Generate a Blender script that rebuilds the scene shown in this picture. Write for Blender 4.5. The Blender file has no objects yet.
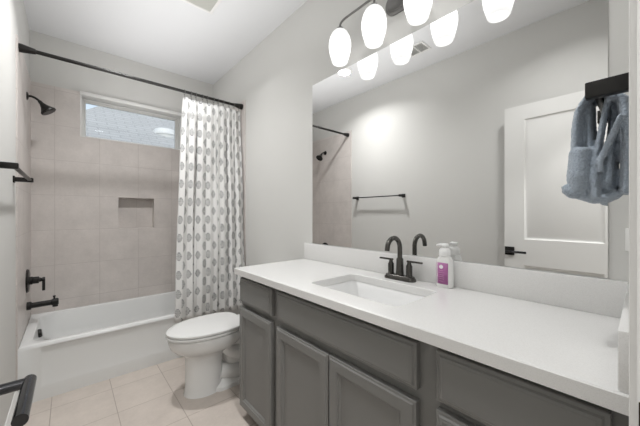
import bpy, bmesh, math, random
from mathutils import Vector, Matrix
random.seed(4)
C = bpy.context.scene.collection
SC = bpy.context.scene
PI = math.pi

# ------------------------------------------------------------------ camera
FPX = 285.0
TH = math.atan((320 - 69) / FPX)
cam_data = bpy.data.cameras.new('camera')
cam_data.sensor_width = 36.0
cam_data.lens = FPX / 640 * 36
cam_data.shift_y = 1 / 640
cam_data.clip_start = 0.01
cam = bpy.data.objects.new('camera', cam_data)
C.objects.link(cam)
cam.location = (0, 0, 1.2)
cam.rotation_euler = (PI / 2, 0, -TH)
SC.camera = cam

# ------------------------------------------------------------------ world, exposure
SC.view_settings.view_transform = 'Standard'
SC.view_settings.look = 'None'
SC.view_settings.gamma = 1
SC.view_settings.use_curve_mapping = False
SC.view_settings.exposure = 0.34
world = bpy.data.worlds.new('sky')
SC.world = world
world.use_nodes = True
wn = world.node_tree
wn.nodes.clear()
w_out = wn.nodes.new('ShaderNodeOutputWorld')
w_bg = wn.nodes.new('ShaderNodeBackground')
w_sky = wn.nodes.new('ShaderNodeTexSky')
w_sky.sky_type = 'NISHITA'
w_sky.sun_elevation = math.radians(48)
w_sky.sun_rotation = math.radians(200)
w_sky.sun_disc = False
w_sky.air_density = 1.2
w_sky.dust_density = 2.5
w_bg.inputs['Strength'].default_value = 0.19
w_hsv = wn.nodes.new('ShaderNodeHueSaturation')
w_hsv.inputs['Saturation'].default_value = 0.45
wn.links.new(w_sky.outputs[0], w_hsv.inputs['Color'])
wn.links.new(w_hsv.outputs[0], w_bg.inputs[0])
wn.links.new(w_bg.outputs[0], w_out.inputs[0])

SHADE_POWER = 1.05        # radiance of the frosted shades of the vanity light
DOWNLIGHT_W = 12       # recessed ceiling light
DOWN_SPREAD = 140
ADDED_DOWN_W = 5.6      # added unseen downlight inside the doorway, fills the counter end
HALL_FILL_W = 29             # added unseen hallway light, brightens the room through the doorway

BOUNCE_W = 6.2          # added soft fill without a fixture, thrown up at the ceiling
bl = bpy.data.lights.new('ceiling_bounce_fill', 'AREA')
bl.shape = 'RECTANGLE'
bl.size, bl.size_y = 0.8, 2.3
bl.energy = BOUNCE_W
bl.spread = math.radians(165)
bo = bpy.data.objects.new('ceiling_bounce_fill', bl)
bo.location = (0.54, 2.12, 2.08)
bo.rotation_euler = (PI, 0, 0)
C.objects.link(bo)

# ------------------------------------------------------------------ helpers
XL, XR, YB, ZC, YN = -0.247, 1.29, 3.39, 2.74, 0.0055


def link(o, parent=None):
    C.objects.link(o)
    if parent is not None:
        o.parent = parent
    return o


def origin_of(p):
    v = Vector((0, 0, 0))
    while p is not None:
        v += p.location
        p = p.parent
    return v


def obj(name, bm, mat, parent=None, origin=None, sharp=35, smooth=True):
    """Link bm (world coordinates) as ONE mesh object, its origin at origin or at its parent's."""
    po = origin_of(parent)
    org = Vector(origin) if origin is not None else (po if parent is not None else Vector((0, 0, 0)))
    bmesh.ops.recalc_face_normals(bm, faces=bm.faces)
    bmesh.ops.translate(bm, verts=bm.verts, vec=-org)
    me = bpy.data.meshes.new(name)
    bm.to_mesh(me)
    bm.free()
    if smooth:
        for p in me.polygons:
            p.use_smooth = True
        me.set_sharp_from_angle(angle=math.radians(sharp))
    me.materials.append(mat)
    o = bpy.data.objects.new(name, me)
    o.location = org - po
    return link(o, parent)


def tag(o, label, cat, group=None):
    o['label'] = label
    o['category'] = cat
    if group:
        o['group'] = group
    return o


def thing(name, label, cat, loc, group=None):
    o = bpy.data.objects.new(name, None)
    o.empty_display_size = 0.1
    o.location = loc
    link(o)
    return tag(o, label, cat, group)


def struct(name, bm, mat, parent=None, **k):
    o = obj(name, bm, mat, parent, **k)
    if parent is None:
        o['kind'] = 'structure'
    return o


def new():
    return bmesh.new()


def box(bm, x0, x1, y0, y1, z0, z1, bev=0.0, seg=2):
    r = bmesh.ops.create_cube(bm, size=1.0)
    vs = r['verts']
    for v in vs:
        v.co = Vector(((x0 + x1) / 2 + v.co.x * (x1 - x0), (y0 + y1) / 2 + v.co.y * (y1 - y0), (z0 + z1) / 2 + v.co.z * (z1 - z0)))
    if bev > 0:
        es = list({e for v in vs for e in v.link_edges})
        bmesh.ops.bevel(bm, geom=es, offset=bev, segments=seg, affect='EDGES', profile=0.5)
    return bm


def loft(bm, rings, cap0=True, cap1=True, closed=True):
    """rings: lists of points of equal length."""
    vr = [[bm.verts.new(p) for p in r] for r in rings]
    n = len(vr[0])
    for a, b in zip(vr[:-1], vr[1:]):
        for i in range(n if closed else n - 1):
            j = (i + 1) % n
            bm.faces.new((a[i], a[j], b[j], b[i]))
    if cap0:
        bm.faces.new(vr[0][::-1])
    if cap1:
        bm.faces.new(vr[-1])
    return vr


def frame_of(t):
    t = t.normalized()
    up = Vector((0, 0, 1)) if abs(t.z) < 0.9 else Vector((1, 0, 0))
    a = t.cross(up).normalized()
    return a, t.cross(a).normalized()


def tube(bm, pts, r, n=14, cap=True):
    """Round tube through pts, r a number or one per point; frames carried along."""
    pts = [Vector(p) for p in pts]
    rs = r if isinstance(r, (list, tuple)) else [r] * len(pts)
    rings = []
    a = None
    for i, p in enumerate(pts):
        if i == 0:
            t = pts[1] - p
        elif i == len(pts) - 1:
            t = p - pts[i - 1]
        else:
            t = (pts[i + 1] - p).normalized() + (p - pts[i - 1]).normalized()
        t.normalize()
        if a is None:
            a, b = frame_of(t)
        else:
            a = (a - t * a.dot(t)).normalized()
            b = t.cross(a).normalized()
        rings.append([p + (a * math.cos(2 * PI * k / n) + b * math.sin(2 * PI * k / n)) * rs[i] for k in range(n)])
    loft(bm, rings, cap, cap)
    return bm


def lathe(bm, prof, c, axis=(0, 0, 1), n=32, cap0=True, cap1=True):
    """prof: (r, h) pairs, turned about axis through c."""
    ax = Vector(axis).normalized()
    a, b = frame_of(ax)
    c = Vector(c)
    rings = [[c + ax * h + (a * math.cos(2 * PI * k / n) + b * math.sin(2 * PI * k / n)) * max(r, 1e-4) for k in range(n)] for r, h in prof]
    loft(bm, rings, cap0, cap1)
    return bm


def rrect(cx, cy, hx, hy, r, z, n=6):
    """Rounded rectangle in plan."""
    r = min(r, hx - 1e-4, hy - 1e-4)
    out = []
    for (sx, sy, a0) in ((1, 1, 0), (-1, 1, PI / 2), (-1, -1, PI), (1, -1, 3 * PI / 2)):
        for k in range(n + 1):
            a = a0 + (PI / 2) * k / n
            out.append(Vector((cx + sx * (hx - r) + r * math.cos(a), cy + sy * (hy - r) + r * math.sin(a), z)))
    return out


def bez(p0, p1, p2, n=8):
    p0, p1, p2 = Vector(p0), Vector(p1), Vector(p2)
    return [(1 - t) ** 2 * p0 + 2 * t * (1 - t) * p1 + t * t * p2 for t in [k / n for k in range(n + 1)]]


def rect_yz(x, y0, y1, z0, z1):
    return [Vector((x, y0, z0)), Vector((x, y1, z0)), Vector((x, y1, z1)), Vector((x, y0, z1))]


# ------------------------------------------------------------------ materials
class NT:
    def __init__(self, name):
        self.m = bpy.data.materials.new(name)
        self.m.use_nodes = True
        self.t = self.m.node_tree
        self.b = self.t.nodes['Principled BSDF']

    def n(self, typ, **k):
        x = self.t.nodes.new(typ)
        for a, v in k.items():
            setattr(x, a, v)
        return x

    def l(self, a, b):
        self.t.links.new(a, b)

    def math(self, op, a, b=None, c=None):
        x = self.n('ShaderNodeMath', operation=op)
        for i, v in enumerate((a, b, c)):
            if v is None:
                continue
            if isinstance(v, (int, float)):
                x.inputs[i].default_value = v
            else:
                self.l(v, x.inputs[i])
        return x.outputs[0]

    def mix(self, f, a, b):
        x = self.n('ShaderNodeMix', data_type='RGBA')
        for s, v in ((x.inputs[0], f), (x.inputs[6], a), (x.inputs[7], b)):
            if isinstance(v, (int, float)):
                s.default_value = v
            elif isinstance(v, tuple):
                s.default_value = (*v, 1)
            else:
                self.l(v, s)
        return x.outputs[2]

    def noise(self, scale, detail=3, vec=None, rough=0.5):
        x = self.n('ShaderNodeTexNoise')
        x.inputs['Scale'].default_value = scale
        x.inputs['Detail'].default_value = detail
        x.inputs['Roughness'].default_value = rough
        self.l(vec if vec is not None else self.coord(), x.inputs['Vector'])
        return x.outputs['Fac']

    def coord(self, out='Object'):
        return self.n('ShaderNodeTexCoord').outputs[out]

    def bump(self, h, strength=0.3, dist=0.002):
        x = self.n('ShaderNodeBump')
        x.inputs['Strength'].default_value = strength
        x.inputs['Distance'].default_value = dist
        self.l(h, x.inputs['Height'])
        self.l(x.outputs[0], self.b.inputs['Normal'])

    def ramp(self, f, a, b):
        x = self.n('ShaderNodeMapRange')
        x.inputs['From Min'].default_value = a
        x.inputs['From Max'].default_value = b
        self.l(f, x.inputs['Value'])
        return x.outputs[0]


def plain(name, col, rough=0.5, metal=0.0, var=0.0, vscale=30, spec=0.5, bump=0.0, bscale=200, coat=0.0):
    t = NT(name)
    b = t.b
    b.inputs['Roughness'].default_value = rough
    b.inputs['Metallic'].default_value = metal
    b.inputs['Specular IOR Level'].default_value = spec
    b.inputs['Coat Weight'].default_value = coat
    if var > 0:
        f = t.noise(vscale, 4)
        t.l(t.mix(f, tuple(c * (1 - var) for c in col), tuple(min(1, c * (1 + var)) for c in col)), b.inputs['Base Color'])
    else:
        b.inputs['Base Color'].default_value = (*col, 1)
    if bump > 0:
        t.bump(t.noise(bscale, 3), bump, 0.001)
    return t.m


M_WALL = plain('wall_paint', (0.645, 0.64, 0.618), 0.75, spec=0.3, bump=0.15, bscale=260)
M_CEIL = plain('ceiling_paint', (0.74, 0.745, 0.755), 0.85, spec=0.2, bump=0.15, bscale=200)
M_TRIM = plain('trim_paint', (0.78, 0.775, 0.76), 0.4, spec=0.4)
M_DOOR = plain('door_paint', (0.74, 0.735, 0.715), 0.4, spec=0.4)
M_TUB = plain('tub_acrylic', (0.76, 0.765, 0.755), 0.16, spec=0.5)
M_PORC = plain('porcelain', (0.72, 0.718, 0.705), 0.1, spec=0.5)
M_SINK = plain('sink_porcelain', (0.86, 0.86, 0.855), 0.12)
M_CAB = plain('cabinet_paint', (0.18, 0.178, 0.170), 0.38, spec=0.45)
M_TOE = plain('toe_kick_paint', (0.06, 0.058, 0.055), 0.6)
M_BLACK = plain('matte_black_metal', (0.018, 0.017, 0.016), 0.36, 0.5)
M_GUN = plain('dark_faucet_metal', (0.085, 0.081, 0.075), 0.24, 0.8)
M_IRON = plain('brushed_dark_nickel', (0.19, 0.186, 0.18), 0.32, 0.85)
M_LEVER = plain('satin_black_lever', (0.07, 0.07, 0.074), 0.2, 1.0)
M_CHROME = plain('chrome', (0.6, 0.6, 0.6), 0.12, 1.0)
M_VENT = plain('vent_plastic', (0.60, 0.60, 0.56), 0.6)
M_VENTDARK = plain('vent_slot', (0.45, 0.45, 0.44), 0.8)
M_PLATE = plain('outlet_plastic', (0.82, 0.82, 0.80), 0.35)
M_VINYL = plain('window_vinyl', (0.84, 0.84, 0.82), 0.35)
M_PUMP = plain('pump_plastic', (0.82, 0.82, 0.81), 0.3)
M_WHITE = plain('label_white', (0.85, 0.80, 0.84), 0.5)
M_PINK = plain('label_magenta', (0.37, 0.12, 0.30), 0.45, var=0.25, vscale=90)
M_LINES = plain('label_pale_print', (0.58, 0.30, 0.48), 0.5)


def tile_mat(name, axes, p, off, col, grout, gw, rough=0.35):
    """Square tiles on two object axes; each tile with a faint tone of its own."""
    t = NT(name)
    sep = t.n('ShaderNodeSeparateXYZ')
    co = t.coord()
    t.l(co, sep.inputs[0])
    u = t.math('DIVIDE', t.math('SUBTRACT', sep.outputs[axes[0]], off[0]), p[0])
    v = t.math('DIVIDE', t.math('SUBTRACT', sep.outputs[axes[1]], off[1]), p[1])
    fu, fv = t.math('FRACT', u), t.math('FRACT', v)
    du = t.math('MULTIPLY', t.math('MINIMUM', fu, t.math('SUBTRACT', 1.0, fu)), p[0])
    dv = t.math('MULTIPLY', t.math('MINIMUM', fv, t.math('SUBTRACT', 1.0, fv)), p[1])
    d = t.math('MINIMUM', du, dv)
    g = t.math('LESS_THAN', d, gw)
    comb = t.n('ShaderNodeCombineXYZ')
    t.l(t.math('FLOOR', u), comb.inputs[0])
    t.l(t.math('FLOOR', v), comb.inputs[1])
    wn_ = t.n('ShaderNodeTexWhiteNoise', noise_dimensions='2D')
    t.l(comb.outputs[0], wn_.inputs['Vector'])
    n1 = t.noise(7, 6, co, 0.65)
    n2 = t.noise(60, 4, co, 0.6)
    f = t.math('ADD', t.math('MULTIPLY', n1, 0.7), t.math('ADD', t.math('MULTIPLY', n2, 0.25), t.math('MULTIPLY', wn_.outputs['Value'], 0.12)))
    base = t.mix(t.ramp(f, 0.3, 0.8), tuple(c * 0.86 for c in col), tuple(c * 1.12 for c in col))
    t.l(t.mix(g, base, grout), t.b.inputs['Base Color'])
    t.b.inputs['Roughness'].default_value = rough
    t.bump(t.ramp(d, 0.0, gw * 1.6), 0.5, 0.0015)
    return t.m


TILE = (0.645, 0.60, 0.57)
GROUT = (0.53, 0.485, 0.46)
M_TILE_BACK = tile_mat('wall_tile_back', (0, 2), (0.31, 0.305), (0.216, 1.67), TILE, GROUT, 0.0018)
M_TILE_SIDE = tile_mat('wall_tile_side', (1, 2), (0.31, 0.305), (3.20, 1.67), TILE, GROUT, 0.0018)
M_FLOOR = tile_mat('floor_tile', (0, 1), (0.305, 0.312), (0.221, 2.41), (0.55, 0.49, 0.44), (0.36, 0.31, 0.27), 0.0022, 0.4)


def quartz():
    t = NT('white_quartz')
    co = t.coord()
    v = t.n('ShaderNodeTexVoronoi')
    v.inputs['Scale'].default_value = 420
    t.l(co, v.inputs['Vector'])
    f = t.math('LESS_THAN', v.outputs['Distance'], 0.17)
    n = t.noise(300, 2, co)
    c = t.mix(n, (0.70, 0.695, 0.68), (0.80, 0.795, 0.785))
    t.l(t.mix(t.math('MULTIPLY', f, 0.5), c, (0.46, 0.45, 0.43)), t.b.inputs['Base Color'])
    t.b.inputs['Roughness'].default_value = 0.22
    return t.m


M_QUARTZ = quartz()


def mirror_mat():
    t = NT('mirror_silver')
    t.b.inputs['Base Color'].default_value = (0.93, 0.93, 0.925, 1)
    t.b.inputs['Metallic'].default_value = 1
    t.b.inputs['Roughness'].default_value = 0.0
    return t.m


M_MIRROR = mirror_mat()


def glass_mat():
    t = NT('window_glass')
    tr, gl = t.n('ShaderNodeBsdfTransparent'), t.n('ShaderNodeBsdfGlossy')
    tr.inputs[0].default_value = (0.93, 0.96, 0.97, 1)
    gl.inputs['Roughness'].default_value = 0.02
    fr = t.n('ShaderNodeFresnel')
    fr.inputs['IOR'].default_value = 1.45
    mx = t.n('ShaderNodeMixShader')
    t.l(fr.outputs[0], mx.inputs[0])
    t.l(tr.outputs[0], mx.inputs[1])
    t.l(gl.outputs[0], mx.inputs[2])
    out = [x for x in t.t.nodes if x.type == 'OUTPUT_MATERIAL'][0]
    t.l(mx.outputs[0], out.inputs[0])
    return t.m


M_GLASS = glass_mat()


def glow(name, col, strength, base=(0.9, 0.9, 0.9), rough=0.3):
    t = NT(name)
    t.b.inputs['Base Color'].default_value = (*base, 1)
    t.b.inputs['Roughness'].default_value = rough
    t.b.inputs['Emission Color'].default_value = (*col, 1)
    t.b.inputs['Emission Strength'].default_value = strength
    return t.m


def shade_mat():
    t = NT('frosted_shade')
    t.b.inputs['Base Color'].default_value = (0.30, 0.30, 0.298, 1)
    t.b.inputs['Roughness'].default_value = 0.35
    sep = t.n('ShaderNodeSeparateXYZ')
    t.l(t.coord(), sep.inputs[0])
    cr = t.n('ShaderNodeValToRGB')              # glow painted brightest mid-shade, as if from a bulb inside
    e = cr.color_ramp
    e.elements[0].position, e.elements[0].color = 0.05, (0.66, 0.66, 0.65, 1)
    e.elements[1].position, e.elements[1].color = 0.95, (0.58, 0.58, 0.575, 1)
    for p, v in ((0.25, 0.85), (0.5, 1.0), (0.75, 0.7)):
        k = e.elements.new(p)
        k.color = (v, v * 0.995, v * 0.985, 1)
    t.l(t.math('DIVIDE', sep.outputs[2], 0.20), cr.inputs[0])
    t.l(cr.outputs[0], t.b.inputs['Emission Color'])
    t.b.inputs['Emission Strength'].default_value = SHADE_POWER
    return t.m


M_SHADE = shade_mat()
M_DOWN = glow('downlight_lens', (1.0, 0.99, 0.98), 3.0)


def curtain_mat():
    t = NT('curtain_print')
    uv = t.n('ShaderNodeUVMap')
    sep = t.n('ShaderNodeSeparateXYZ')
    t.l(uv.outputs[0], sep.inputs[0])
    pu, pv = 0.061, 0.152
    u = t.math('DIVIDE', sep.outputs[0], pu)
    stag = t.math('MULTIPLY', t.math('FLOORED_MODULO', t.math('FLOOR', u), 2.0), 0.5)
    v = t.math('ADD', t.math('DIVIDE', sep.outputs[1], pv), stag)
    x = t.math('MULTIPLY', t.math('SUBTRACT', t.math('FRACT', u), 0.5), pu)
    y = t.math('MULTIPLY', t.math('SUBTRACT', t.math('FRACT', v), 0.5), pv)
    ex, ey = t.math('DIVIDE', x, 0.0250), t.math('DIVIDE', y, 0.041)
    el = t.math('SQRT', t.math('ADD', t.math('MULTIPLY', ex, ex), t.math('MULTIPLY', ey, ey)))
    di = t.math('ADD', t.math('ABSOLUTE', ex), t.math('ABSOLUTE', ey))
    r = t.math('ADD', t.math('MULTIPLY', el, 0.6), t.math('MULTIPLY', di, 0.4))
    a = t.math('ARCTAN2', ey, ex)
    edge = t.math('ADD', 0.9, t.math('MULTIPLY', t.math('COSINE', t.math('MULTIPLY', a, 10.0)), 0.10))
    ring = t.math('MULTIPLY', t.math('LESS_THAN', r, edge), t.math('GREATER_THAN', r, 0.68))
    petals = t.math('MULTIPLY', t.math('MULTIPLY', t.math('LESS_THAN', r, 0.60), t.math('GREATER_THAN', r, 0.2)),
                    t.math('GREATER_THAN', t.math('COSINE', t.math('MULTIPLY', a, 8.0)), 0.0))
    dot = t.math('LESS_THAN', r, 0.12)
    f = t.math('MINIMUM', 1.0, t.math('ADD', t.math('MULTIPLY', ring, 0.8), t.math('ADD', petals, dot)))
    n = t.noise(25, 3, uv.outputs[0])
    f = t.math('MULTIPLY', f, t.ramp(n, -0.5, 0.6))
    cloth = t.mix(t.noise(500, 2, uv.outputs[0]), (0.74, 0.735, 0.72), (0.80, 0.795, 0.785))
    t.l(t.mix(f, cloth, (0.05, 0.054, 0.062)), t.b.inputs['Base Color'])
    t.b.inputs['Roughness'].default_value = 0.9
    t.b.inputs['Specular IOR Level'].default_value = 0.15
    return t.m


M_CURTAIN = curtain_mat()


def towel_mat():
    t = NT('terry_cloth')
    n = t.noise(230, 3)
    m = t.noise(22, 3)
    c = t.mix(n, (0.22, 0.265, 0.32), (0.50, 0.56, 0.63))
    t.l(t.mix(t.math('MULTIPLY', m, 0.35), c, (0.33, 0.385, 0.45)), t.b.inputs['Base Color'])
    t.b.inputs['Roughness'].default_value = 1.0
    t.b.inputs['Specular IOR Level'].default_value = 0.05
    t.b.inputs['Sheen Weight'].default_value = 0.3
    t.bump(n, 0.9, 0.004)
    return t.m


M_TOWEL = towel_mat()


def bottle_mat():
    t = NT('clear_soap_bottle')
    t.b.inputs['Base Color'].default_value = (0.78, 0.78, 0.765, 1)
    t.b.inputs['Roughness'].default_value = 0.15
    t.b.inputs['Subsurface Weight'].default_value = 0.0
    t.b.inputs['Coat Weight'].default_value = 0.4
    return t.m


M_BOTTLE = bottle_mat()


def shingle_mat():
    t = NT('roof_shingle')
    br = t.n('ShaderNodeTexBrick')
    t.l(t.coord(), br.inputs['Vector'])
    br.inputs['Color1'].default_value = (0.47, 0.47, 0.465, 1)
    br.inputs['Color2'].default_value = (0.52, 0.52, 0.515, 1)
    br.inputs['Mortar'].default_value = (0.40, 0.40, 0.40, 1)
    br.inputs['Scale'].default_value = 1.0
    br.inputs['Brick Width'].default_value = 0.32
    br.inputs['Row Height'].default_value = 0.11
    br.inputs['Mortar Size'].default_value = 0.014
    t.l(br.outputs[0], t.b.inputs['Base Color'])
    t.b.inputs['Roughness'].default_value = 0.9
    return t.m


M_SHINGLE = shingle_mat()
M_SIDING = plain('neighbour_brick', (0.45, 0.40, 0.36), 0.9, var=0.2, vscale=6)
M_GROUND = plain('lawn', (0.14, 0.17, 0.09), 0.95, var=0.3, vscale=3)
M_HALLFLOOR = plain('hall_floor', (0.42, 0.38, 0.34), 0.5)

# ------------------------------------------------------------------ room shell
T = 0.12
HX0, HX1, HY0 = -0.9, 1.5, -1.5                         # hallway behind the doorway
DX0, DX1, DZ = -0.165, 0.54, 2.085                      # doorway opening
WX0, WX1, WZ0, WZ1 = 0.085, 0.935, 1.91, 2.295          # window opening
NX0, NX1, NZ0, NZ1 = 0.362, 0.668, 1.058, 1.360         # shower niche
TILE_TOP, TILE_Y, TT = 2.31, 2.56, 0.008                # wall tile: top, front edge, thickness

b = new(); box(b, XL - T, XR + T, -T, YB + T, -0.08, 0)
struct('floor', b, M_FLOOR)
b = new(); box(b, XL - T, XR + T, -T, YB + T, ZC, ZC + 0.1)
struct('ceiling', b, M_CEIL)
b = new(); box(b, XL - T, XL, YN, YB, 0, ZC)
struct('wall_left', b, M_WALL)
b = new(); box(b, XR, XR + T, YN, YB, 0, ZC)
struct('wall_right', b, M_WALL)


def wall_with_hole(bm, x0, x1, y0, y1, z0, z1, hx0, hx1, hz0, hz1):
    box(bm, x0, hx0, y0, y1, z0, z1)
    box(bm, hx1, x1, y0, y1, z0, z1)
    box(bm, hx0, hx1, y0, y1, hz1, z1)
    if hz0 > z0:
        box(bm, hx0, hx1, y0, y1, z0, hz0)


b = new()
wall_with_hole(b, XL - T, XR + T, YB, YB + T, 1.6, ZC, WX0, WX1, WZ0, WZ1)
wall_with_hole(b, XL - T, XR + T, YB, YB + T, 0, 1.6, NX0 - 0.004, NX1 + 0.004, NZ0 - 0.004, NZ1 + 0.004)
struct('wall_back', b, M_WALL)
b = new()
wall_with_hole(b, XL - T, XR + T, YN - T, YN, 0, ZC, DX0 - 0.018, DX1 + 0.018, 0, DZ + 0.018)
struct('wall_near', b, M_WALL)
# tile in the tub alcove
b = new()
wall_with_hole(b, XL, XR, YB - TT, YB, 1.6, TILE_TOP, WX0, WX1, WZ0, WZ1)
wall_with_hole(b, XL, XR, YB - TT, YB, 0.30, 1.6, NX0, NX1, NZ0, NZ1)
struct('wall_tile_back', b, M_TILE_BACK, smooth=False)
b = new(); box(b, XL, XL + TT, TILE_Y, YB - TT, 0.0, TILE_TOP)
struct('wall_tile_left', b, M_TILE_SIDE, smooth=False)
b = new(); box(b, XR - TT, XR, TILE_Y, YB - TT, 0.0, TILE_TOP)
struct('wall_tile_right', b, M_TILE_SIDE, smooth=False)
# recessed niche lining
b = new()
for a in ((NX0 - 0.004, NX0, NZ0, NZ1), (NX1, NX1 + 0.004, NZ0, NZ1), (NX0, NX1, NZ0 - 0.004, NZ0), (NX0, NX1, NZ1, NZ1 + 0.004)):
    box(b, a[0], a[1], YB, YB + 0.085, a[2], a[3])
box(b, NX0, NX1, YB + 0.08, YB + 0.085, NZ0, NZ1)
struct('wall_niche', b, M_TILE_BACK, smooth=False)

# hallway
b = new(); box(b, HX0, HX1, HY0, YN - T, -0.08, 0); struct('floor_hall', b, M_HALLFLOOR)
b = new(); box(b, HX0, HX1, HY0, YN - T, ZC, ZC + 0.1); struct('ceiling_hall', b, M_CEIL)
b = new(); box(b, HX0 - 0.1, HX0, HY0, YN - T, 0, ZC); struct('wall_hall_left', b, M_WALL)
b = new(); box(b, HX1, HX1 + 0.1, HY0, YN - T, 0, ZC); struct('wall_hall_right', b, M_WALL)
b = new(); box(b, HX0, HX1, HY0 - 0.1, HY0, 0, ZC); struct('wall_hall_back', b, M_WALL)
b = new(); box(b, HX0, XL - T, YN - T, YN - T + 0.02, 0, ZC); struct('wall_hall_near', b, M_WALL)

# baseboards
def base_prof(bm, p0, p1, nrm):
    p0, p1, nrm = Vector(p0), Vector(p1), Vector(nrm)
    prof = [(0, 0), (0.014, 0), (0.014, 0.085), (0.011, 0.097), (0.006, 0.104), (0.004, 0.118), (0, 0.12)]
    loft(bm, [[p + nrm * d + Vector((0, 0, h)) for d, h in prof] for p in (p0, p1)])


b = new(); base_prof(b, (XL, YN + 0.02, 0), (XL, TILE_Y, 0), (1, 0, 0)); struct('baseboard_left', b, M_TRIM)
b = new(); base_prof(b, (XR, 1.61, 0), (XR, TILE_Y, 0), (-1, 0, 0)); struct('baseboard_right', b, M_TRIM)

# door frame and casing round the doorway
b = new()
box(b, DX1, DX1 + 0.018, YN - T - 0.002, YN, 0, DZ)
box(b, DX0 - 0.018, DX0, YN - T - 0.002, YN, 0, DZ)
box(b, DX0 - 0.018, DX1 + 0.018, YN - T - 0.002, YN, DZ, DZ + 0.018)
jamb = struct('trim_1', b, M_TRIM)
b = new(); box(b, DX1 - 0.0015, DX1, YN - 0.040, YN - 0.0015, 0.850, 0.963, 0.0005, 1)
obj('strike_plate', b, M_BLACK, jamb)
b = new()
cas = [(0, 0), (0, 0.0065), (0.002, 0.0072), (0.012, 0.0066), (0.018, 0.0072), (0.055, 0.0082), (0.060, 0.0082), (0.062, 0.0075), (0.062, 0)]
loft(b, [[Vector((DX1 + 0.005 + u, YN + w, z)) for u, w in cas] for z in (0, DZ + 0.06)])
struct('trim_2', b, M_TRIM)
b = new()
loft(b, [[Vector((DX0 - 0.005 - u, YN + w, z)) for u, w in cas] for z in (0, DZ + 0.06)])
struct('trim_3', b, M_TRIM)
b = new()
loft(b, [[Vector((x, YN + w, DZ + 0.005 + u)) for u, w in cas] for x in (DX0 - 0.005, DX1 + 0.005)])
struct('trim_4', b, M_TRIM)

# ------------------------------------------------------------------ window
win = bpy.data.objects.new('window_1', None)
win.location = ((WX0 + WX1) / 2, YB + 0.03, WZ0)
link(win)
win['kind'] = 'structure'
b = new()
y0, y1 = YB + 0.095, YB + 0.145
def ring_frame(bm, x0, x1, z0, z1, w, ya, yb, bev=0.003):
    box(bm, x0, x0 + w, ya, yb, z0, z1, bev)
    box(bm, x1 - w, x1, ya, yb, z0, z1, bev)
    box(bm, x0 + w, x1 - w, ya, yb, z0, z0 + w, bev)
    box(bm, x0 + w, x1 - w, ya, yb, z1 - w, z1, bev)
ring_frame(b, WX0, WX1, WZ0 - 0.004, WZ1 - 0.004, 0.022, y0, y1)
ring_frame(b, WX0 + 0.022, WX1 - 0.022, WZ0 + 0.018, WZ1 - 0.026, 0.013, y0 + 0.014, y1 - 0.01, 0.002)
obj('window_frame', b, M_VINYL, win)
# square liner round the opening, standing a little proud at the head
b = new()
box(b, WX0 - 0.012, WX1 + 0.012, YB - 0.024, YB + 0.100, WZ1 - 0.012, WZ1 + 0.020, 0.002)
box(b, WX0 - 0.010, WX0 + 0.004, YB - 0.012, YB + 0.100, WZ0 - 0.006, WZ1 - 0.004, 0.002)
box(b, WX1 - 0.004, WX1 + 0.010, YB - 0.012, YB + 0.100, WZ0 - 0.006, WZ1 - 0.004, 0.002)
box(b, WX0 + 0.004, WX1 - 0.004, YB - 0.010, YB + 0.100, WZ0 - 0.006, WZ0 + 0.003, 0.002)
obj('window_liner', b, M_TRIM, win)
b = new(); box(b, WX0 + 0.03, WX1 - 0.03, YB + 0.118, YB + 0.122, WZ0 + 0.025, WZ1 - 0.035)
obj('pane', b, M_GLASS, win, smooth=False)

# ------------------------------------------------------------------ outside: the house next door
b = new(); box(b, -25, 25, YB + T + 0.1, 40, -0.6, -0.5); struct('ground', b, M_GROUND)
house = thing('neighbouring_house', 'house next door with a grey shingle roof seen through the high window', 'house', (2, 10, -0.5))
b = new(); box(b, -0.1, 9.0, 6.6, 13.4, -0.5, 2.6)
obj('wall', b, M_SIDING, house)
# hip roof: eaves at y 6.2, ridge at y 10
bm = new()
e0, e1, e2, e3 = (-0.52, 6.2, 2.5), (9.5, 6.2, 2.5), (9.5, 13.8, 2.5), (-0.52, 13.8, 2.5)
r0, r1 = (1.67, 10.0, 4.85), (5.5, 10.0, 4.85)
vs = [bm.verts.new(p) for p in (e0, e1, e2, e3, r0, r1)]
for f in ((0, 1, 5, 4), (1, 2, 5), (2, 3, 4, 5), (3, 0, 4), (3, 2, 1, 0)):
    bm.faces.new([vs[i] for i in f])
obj('roof', bm, M_SHINGLE, house, smooth=False)
b = new(); lathe(b, [(0.20, -0.25), (0.22, -0.06), (0.24, -0.05), (0.24, 0.01), (0.20, 0.07), (0.10, 0.105), (0.02, 0.11)], (1.60, 7.0, 2.98), n=24)  # white dome added to imitate a light's reflection in the window pane
obj('pane_glare_dome', b, M_PUMP, house)

# ------------------------------------------------------------------ door leaf (open, along the left wall)
DFX, DTH = -0.125, 0.035
dy0, dy1, dz1 = YN + 0.02, 0.757, 2.062
door = bpy.data.objects.new('door_1', None)
door.location = (DFX - DTH / 2, dy0, 0.01)
link(door)
door['kind'] = 'structure'
b = new()
st0, st1 = 0.134, 0.134
py0, py1 = dy0 + st0 + 0.012, dy1 - st1
rails = [(0.01, 0.26), (0.795, 1.000), (1.948, dz1)]
xa, xb = DFX - DTH, DFX
box(b, xa, xb, dy0, py0, 0.01, dz1)
box(b, xa, xb, py1, dy1, 0.01, dz1)
for z0, z1 in rails:
    box(b, xa, xb, py0, py1, z0, z1)
for z0, z1 in ((0.26, 0.795), (1.000, 1.948)):
    for s, xf in ((1, xb), (-1, xa)):
        steps = [(0, 0), (0.004, 0.004), (0.012, 0.008), (0.022, 0.008), (0.040, 0.003)]
        loft(b, [rect_yz(xf - s * d, py0 + i, py1 - i, z0 + i, z1 - i) for i, d in steps], False, True)
obj('door_leaf', b, M_DOOR, door)
lev = (0.720, 0.902)
hz = lev[1]
b = new()
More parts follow.
